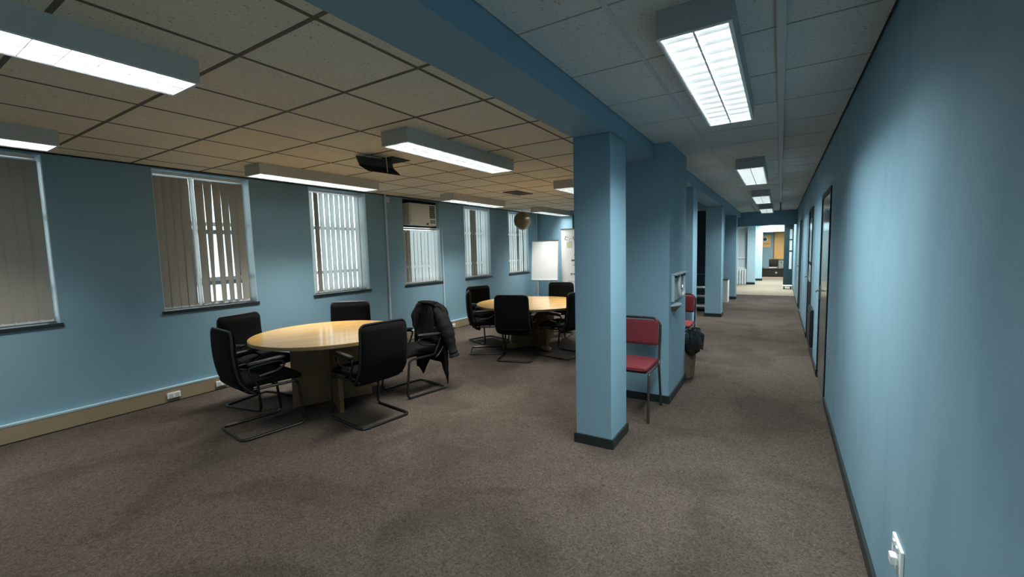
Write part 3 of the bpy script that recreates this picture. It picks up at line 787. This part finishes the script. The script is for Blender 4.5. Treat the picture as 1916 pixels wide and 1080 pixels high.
# waste bin with bag
wb = thing('waste_bin', 'brown waste bin with a black bag folded over its rim', 'bin', (-.945, 5.325, 0))
bm = bmesh.new(); lathe(bm, [(.115, 0), (.12, .004), (.150, .44), (.156, .445), (.156, .455), (.146, .455), (.112, .02)], 0, 0, 28); obj('bucket', bm, 'binbrown', wb, smooth=True)
bm = bmesh.new(); rings = []; NS = 40
prof = [(.10, .33, 0), (.14, .47, 0), (.150, .535, 1), (.158, .56, 1), (.172, .55, 1), (.184, .50, 1), (.19, .43, 1), (.188, .35, 2)]
for li, (r_, z, q) in enumerate(prof):
    ring = []
    for k_ in range(NS):
        a = 2*PI*k_/NS; w1 = (math.sin(5*a+li*.6)*.6+math.sin(11*a-li*.9)*.6+math.sin(17*a+li*.4)*.3)*(.6+li*.13)
        rr = r_*(1+.07*w1*(q > 0)); zz = z + .022*math.sin(5*a+li*1.3)*(q > 0)
        fla = math.exp(-((a-.15)/.42)**2)+math.exp(-((a-2*PI-.15)/.42)**2)
        if q: rr += .03*fla*min(1, li/5)
        if q == 2: zz += .05*math.sin(3*a+1) - .07*fla
        ring.append(bm.verts.new((rr*math.cos(a), rr*math.sin(a), zz)))
    rings.append(ring)
skin(bm, rings, caps=False); bg_ = obj('bin_bag', bm, 'bag', wb, smooth=True)
sm = bg_.modifiers.new('bag_thickness', 'SOLIDIFY'); sm.thickness = .002

# dispenser on the pier
PX = -.895
dp = thing('wall_dispenser', 'pale wall dispenser with tray on the side of the broad pier', 'dispenser', (PX, 4.62, 0))
multi('housing', 'pipe', dp, [(0, .012, -.23, .27, .99, 1.26), (.012, .028, -.23, -.205, .99, 1.255), (.012, .05, -.23, .27, 1.245, 1.262)], bev=.002)
for a, b in ((-.215, -.05), (.02, .265)): bx('top_shade', 'dark', dp, .012, .045, a, b, 1.222, 1.245)  # dark bars paint the shade under the niche top
bm = bmesh.new(); tube(bm, fillet([(.03, -.02, 1.24), (.035, -.04, 1.10), (.05, .0, 1.02), (.04, .20, 1.05), (.03, .22, 1.22)], .04, 5), .016, 8); obj('holder', bm, 'white', dp, smooth=True)
bm = bmesh.new(); tube(bm, fillet([(.03, .06, 1.23), (.04, .07, 1.08), (.03, .16, 1.12)], .03, 4), .010, 8); obj('nozzle', bm, 'chrome', dp, smooth=True)
bm = bmesh.new(); pts = [(0, -.27)] + [(.075*math.sin(PI*k_/10), -.27+.32*k_/10) for k_ in range(1, 10)] + [(0, .05)]
prism(bm, pts, .945, .958); obj('tray', bm, 'pipe', dp)
bm = bmesh.new(); a_ = [bm.verts.new((x*.98, y_, .945)) for x, y_ in pts]; b_ = [bm.verts.new((x*.3, (y_+.11)*.6-.11, .885)) for x, y_ in pts]
bm.faces.new(a_); bm.faces.new(list(reversed(b_)))
for i in range(len(pts)): bm.faces.new((a_[i], a_[(i+1) % len(pts)], b_[(i+1) % len(pts)], b_[i]))
obj('drip_bowl', bm, 'doorgrey', dp)

# ------------------------------------------------------------------ doors on the right
def door(n, y0, y1, label, leafmat, glass=False):
    fw = .045
    o = multi('door_%d' % n, 'frame_dark', None, [(XR-.010, XR+.10, y0, y0+fw, 0, 2.05), (XR-.010, XR+.10, y1-fw, y1, 0, 2.05), (XR-.010, XR+.10, y0+fw, y1-fw, 2.05-fw, 2.05)])
    tag(o, label, 'door', kind='structure')
    lf = bx('leaf', leafmat, o, XR-.001, XR+.040, y0+fw+.003, y1-fw-.003, .008, 2.05-fw-.003)
    if glass:
        for z0_, z1_ in ((.95, 1.20), (1.25, 1.90)): bx('glazing', 'frost', lf, XR-.004, XR+.002, y0+.20, y1-.20, z0_, z1_)
    yh = y1-.12
    bx('escutcheon', 'chrome', lf, XR-.007, XR, yh-.02, yh+.02, .90, 1.06, bev=.003)
    bm = bmesh.new(); tube(bm, fillet([(XR-.002, yh, 1.0), (XR-.045, yh, 1.0), (XR-.045, yh-.11, 1.0)], .02, 4), .009, 8); obj('handle', bm, 'chrome', lf, smooth=True)
door(1, *DOORS[0], 'nearest dark framed grey door on the right wall', 'doorgrey')
door(2, *DOORS[1], 'second dark framed door on the right, with glazing', 'frame_dark', True)
door(3, *DOORS[2], 'third narrow looking dark door on the right wall', 'frame_dark')
o = bx('wall_box', 'frame_dark', None, XR-.035, XR-.001, 6.80, 7.42, .16, .655, bev=.005); tag(o, 'dark flat box low on the right wall between two doors', 'wall box')
bx('lid', 'skirt', o, XR-.042, XR-.034, 6.83, 7.39, .19, .63, bev=.003)

# ------------------------------------------------------------------ dark side room beyond the meeting room
struct('wall_side', 'dark walls of the unlit side room beyond the meeting room', 'wall', 'wall', [(-6.2, -6.0, YB+.12, 19.3, 0, 2.6), (-6.2, -1.36, YB+.12, 19.1, 2.57, 2.66)])
struct('wall_painted_dark', 'added near black partition painted as the darkness of the unlit side room', 'wall', 'teal', [(-6.0, -1.62, 12.35, 12.45, 0, 2.6), (-1.72, -1.62, 12.45, 19.1, 0, 2.6)])  # added wall; its near black colour paints the unlit depth of the room
rk = thing('storage_rack', 'dark low rack in the unlit side room', 'rack', (-1.86, 11.15, 0))
for x in (-.44, .42):
    for y_ in (-.28, .26): bx('post', 'skirt', rk, x, x+.03, y_, y_+.03, 0, .95)
for z in (.12, .36, .56, .9): bx('shelf', 'skirt', rk, -.44, .45, -.28, .29, z-.06, z-.04)
for k_, (z, y_, lb) in enumerate(((.551, -.16, 'white paper roll highest in the dark rack'), (.351, -.18, 'white paper roll in the middle of the dark rack'), (.111, -.2, 'white paper roll lowest in the dark rack'))):
    bm = bmesh.new(); tube(bm, [(-2.26, 11.15+y_, z-.0), (-1.43, 11.15+y_+.02, z)], .030, 12)
    o = obj('paper_roll', bm, 'paper', None, smooth=True); tag(o, lb, 'paper roll', 'paper rolls in the dark rack')
o = bx('storage_box', 'paper', None, -1.34, -1.165, 12.75, 13.15, 0, .60, bev=.01); tag(o, 'white upright box between the two far columns', 'box')
bx('lid', 'skirt', o, -1.345, -1.16, 12.745, 13.155, .60, .625, bev=.005)

# ------------------------------------------------------------------ lobby and reception at the far end
struct('ceiling_lobby', 'pale ceiling of the bright lobby beyond the header', 'ceiling', 'white', [(-6.2, 2.0, YH+.15, 28.2, 2.56, 2.66)])
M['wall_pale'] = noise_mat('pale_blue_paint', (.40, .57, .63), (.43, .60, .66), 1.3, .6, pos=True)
M['tancarpet'] = noise_mat('tan_lobby_carpet', (.24, .205, .15), (.34, .295, .225), 30, .95, pos=True, spec=.1)
struct('floor_lobby', 'light tan carpet of the lobby beyond the header', 'floor', 'tancarpet', [(-6, XR, YH+.1, 21.0, .0005, .006), (-3, 1.6, 21.0, 27, .0005, .006)])
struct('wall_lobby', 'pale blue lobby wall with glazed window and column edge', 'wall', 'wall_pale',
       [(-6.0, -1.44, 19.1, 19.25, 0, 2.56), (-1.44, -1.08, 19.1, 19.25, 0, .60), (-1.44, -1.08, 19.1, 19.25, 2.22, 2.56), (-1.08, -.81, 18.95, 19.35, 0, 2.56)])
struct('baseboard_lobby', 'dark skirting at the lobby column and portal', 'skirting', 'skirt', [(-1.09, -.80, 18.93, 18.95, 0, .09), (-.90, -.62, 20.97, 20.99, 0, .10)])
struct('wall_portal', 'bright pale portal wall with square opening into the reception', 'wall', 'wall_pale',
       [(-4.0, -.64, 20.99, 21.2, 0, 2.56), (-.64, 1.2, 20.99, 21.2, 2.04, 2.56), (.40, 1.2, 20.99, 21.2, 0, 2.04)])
struct('wall_reception', 'blue reception wall at the far end of the corridor', 'wall', 'wall', [(-4, 2, 27, 27.15, 0, 2.56), (-3.2, -3.0, 21.2, 27, 0, 2.56), (1.6, 1.8, 21.2, 27, 0, 2.56)])
wn = multi('window_7', 'white', None, [(-1.44, -1.41, 19.12, 19.2, .60, 2.22), (-1.11, -1.08, 19.12, 19.2, .60, 2.22), (-1.41, -1.11, 19.12, 19.2, 2.17, 2.22), (-1.41, -1.11, 19.12, 19.2, .60, .66), (-1.41, -1.11, 19.12, 19.2, 1.0, 1.03)])
tag(wn, 'narrow glazed lobby window above the radiator', 'window', kind='structure')
bx('glass_pane', 'frost', wn, -1.41, -1.11, 19.155, 19.165, .66, 2.17)
rd = thing('radiator', 'pale ribbed radiator below the lobby window', 'radiator', (-1.27, 19.02, 0))
bx('manifold', 'white', rd, -.16, .16, -.02, .04, .06, .12); bx('manifold', 'white', rd, -.16, .16, -.02, .04, .52, .57)
for k_ in range(4):
    bm = bmesh.new(); box(bm, -.17+.09*k_, -.10+.09*k_, -.06, .06, .0, .60, bev=.02); obj('rib', bm, 'white', rd)
# open glazed door leaf
gd = thing('door_leaf', 'dark teal door with three glass panes standing open at the corridor end', 'door', (.385, 18.55, 0), math.radians(0))
multi('leaf', 'teal', gd, [(-.275, -.115, -.022, .022, .02, 2.22), (-.03, 0, -.022, .022, .02, 2.22), (-.115, -.03, -.022, .022, .02, .62), (-.115, -.03, -.022, .022, 1.25, 1.29), (-.115, -.03, -.022, .022, 1.66, 1.70), (-.115, -.03, -.022, .022, 2.05, 2.22)])
for a, b in ((.62, 1.25), (1.29, 1.66), (1.70, 2.05)): bx('pane', 'frost', gd, -.115, -.03, -.006, .006, a, b)
stl = thing('low_stool', 'low stool with pale top beside the open dark door', 'stool', (.235, 17.3, 0))
bx('top', 'white', stl, -.15, .13, -.16, .16, .10, .13, bev=.006)
for x in (-.10, .09):
    for y_ in (-.11, .11): bx('leg', 'skirt', stl, x-.018, x+.018, y_-.018, y_+.018, 0, .10)
ct = thing('reception_counter', 'dark brown reception counter at the far end', 'counter', (-.25, 23.9, 0))
bx('front', 'browncounter', ct, -1.2, .75, -.2, .2, 0, .37); bx('top', 'browncounter', ct, -1.25, .8, -.24, .24, .37, .405, bev=.005)
bm = bmesh.new(); tube(bm, [(.11, -.2, .20), (.11, -.225, .20)], .045, 14); obj('round_light', bm, 'paper', ct)
bx('papers', 'paper', ct, -.20, .13, -.2, .0, .405, .435)
oc = thing('office_chair', 'grey brown office chair behind the reception counter', 'chair', (-.26, 24.6, 0))
bm = bmesh.new(); st = [((0, .0, z), (1, 0, 0), (0, 1, 0), .20*e, .04*e) for z, e in ((.42, .7), (.45, .95), (.60, 1), (.75, 1), (.82, .9), (.84, .6))]; cushion(bm, st, 16, 4); obj('backrest', bm, 'browncounter', oc, smooth=True)
bx('seat', 'browncounter', oc, -.22, .22, -.22, .22, .38, .44, bev=.02); bm = bmesh.new(); tube(bm, [(0, 0, .02), (0, 0, .38)], .03, 8); obj('post', bm, 'blackmetal', oc)
for k_ in range(5):
    bm = bmesh.new(); tube(bm, [(0, 0, .06), (.24*math.cos(k_*1.257), .24*math.sin(k_*1.257), .03)], .018, 6); obj('foot', bm, 'blackmetal', oc)
o2 = dup(oc, (-.95, 24.5, 0), .3, 'second office chair at the left end of the reception counter')
pp = thing('potted_plant', 'small green plant in a pale pot beside the office chair', 'plant', (.06, 24.35, .0))
bm = bmesh.new(); lathe(bm, [(.07, .0), (.10, .5), (.11, .62), (.09, .62)], 0, 0, 16); obj('pot', bm, 'paper', pp, smooth=True)
M['leaf'] = noise_mat('green_leaf', (.05, .10, .03), (.09, .15, .05), 8, .5)
for k_ in range(9):
    a = k_*2.4; bm = bmesh.new(); l_ = .12+.03*(k_ % 3)
    st = [((math.cos(a)*l_*q, math.sin(a)*l_*q, .62+.14*q-.06*q*q), (-math.sin(a), math.cos(a), 0), (0, 0, 1), .022*e, .002) for q, e in ((0, .3), (.3, .9), (.6, 1), (.85, .6), (1, .15))]
    cushion(bm, st, 8, 2); obj('leaf', bm, 'leaf', pp, smooth=True)
ps = thing('wall_poster', 'yellow poster with a dark disc on the reception wall', 'poster', (-.64, 26.985, 0))
bx('sheet', 'ply', ps, -.19, .19, 0, .014, 1.38, 2.02)
bm = bmesh.new(); tube(bm, [(-.06, .0, 1.80), (-.06, -.012, 1.80)], .125, 20); obj('white_disc', bm, 'paper', ps)
bm = bmesh.new(); tube(bm, [(-.07, -.012, 1.80), (-.07, -.02, 1.80)], .09, 20); obj('dark_disc', bm, 'teal', ps)
for k_ in range(4): bx('printed_dash', 'binbrown', ps, -.15+.08*k_, -.09+.08*k_, -.006, .001, 1.53, 1.57)
pn = thing('wall_panel', 'amber wooden panel on the reception wall', 'panel', (-.08, 26.97, 0))
bx('board', 'ply', pn, -.19, .28, 0, .03, .74, 2.14); multi('frame', 'binbrown', pn, [(-.25, -.19, -.01, .03, .70, 2.18), (.28, .34, -.01, .03, .70, 2.18), (-.19, .28, -.01, .03, 2.14, 2.18), (-.19, .28, -.01, .03, .70, .74)])

# lobby and reception luminaires (above the header, out of sight from the meeting room)
for x, y, lb, e, col in ((-.30, 17.0, 'louvre light in the lobby just beyond the header', 5.0, (.92, 1, 1)), (-.30, 20.1, 'louvre light in front of the portal', 5.0, (.92, 1, 1)), (-.3, 24.6, 'louvre light in the reception', 6.0, (1, .95, .85))):
    t = dup(lproto, (x, y, 2.558), 0, lb)
    for ch in list(t.children):
        if ch.type == 'LIGHT': bpy.data.objects.remove(ch)
    ld = bpy.data.lights.new('luminaire_light', 'AREA'); ld.shape = 'RECTANGLE'; ld.size = .25; ld.size_y = 1.52; ld.energy = LIGHT_W*e; ld.color = col; ld.spread = math.radians(160)
    lo = bpy.data.objects.new('luminaire_light', ld); C.objects.link(lo); lo.parent = t; lo.location = (0, 0, -.116)
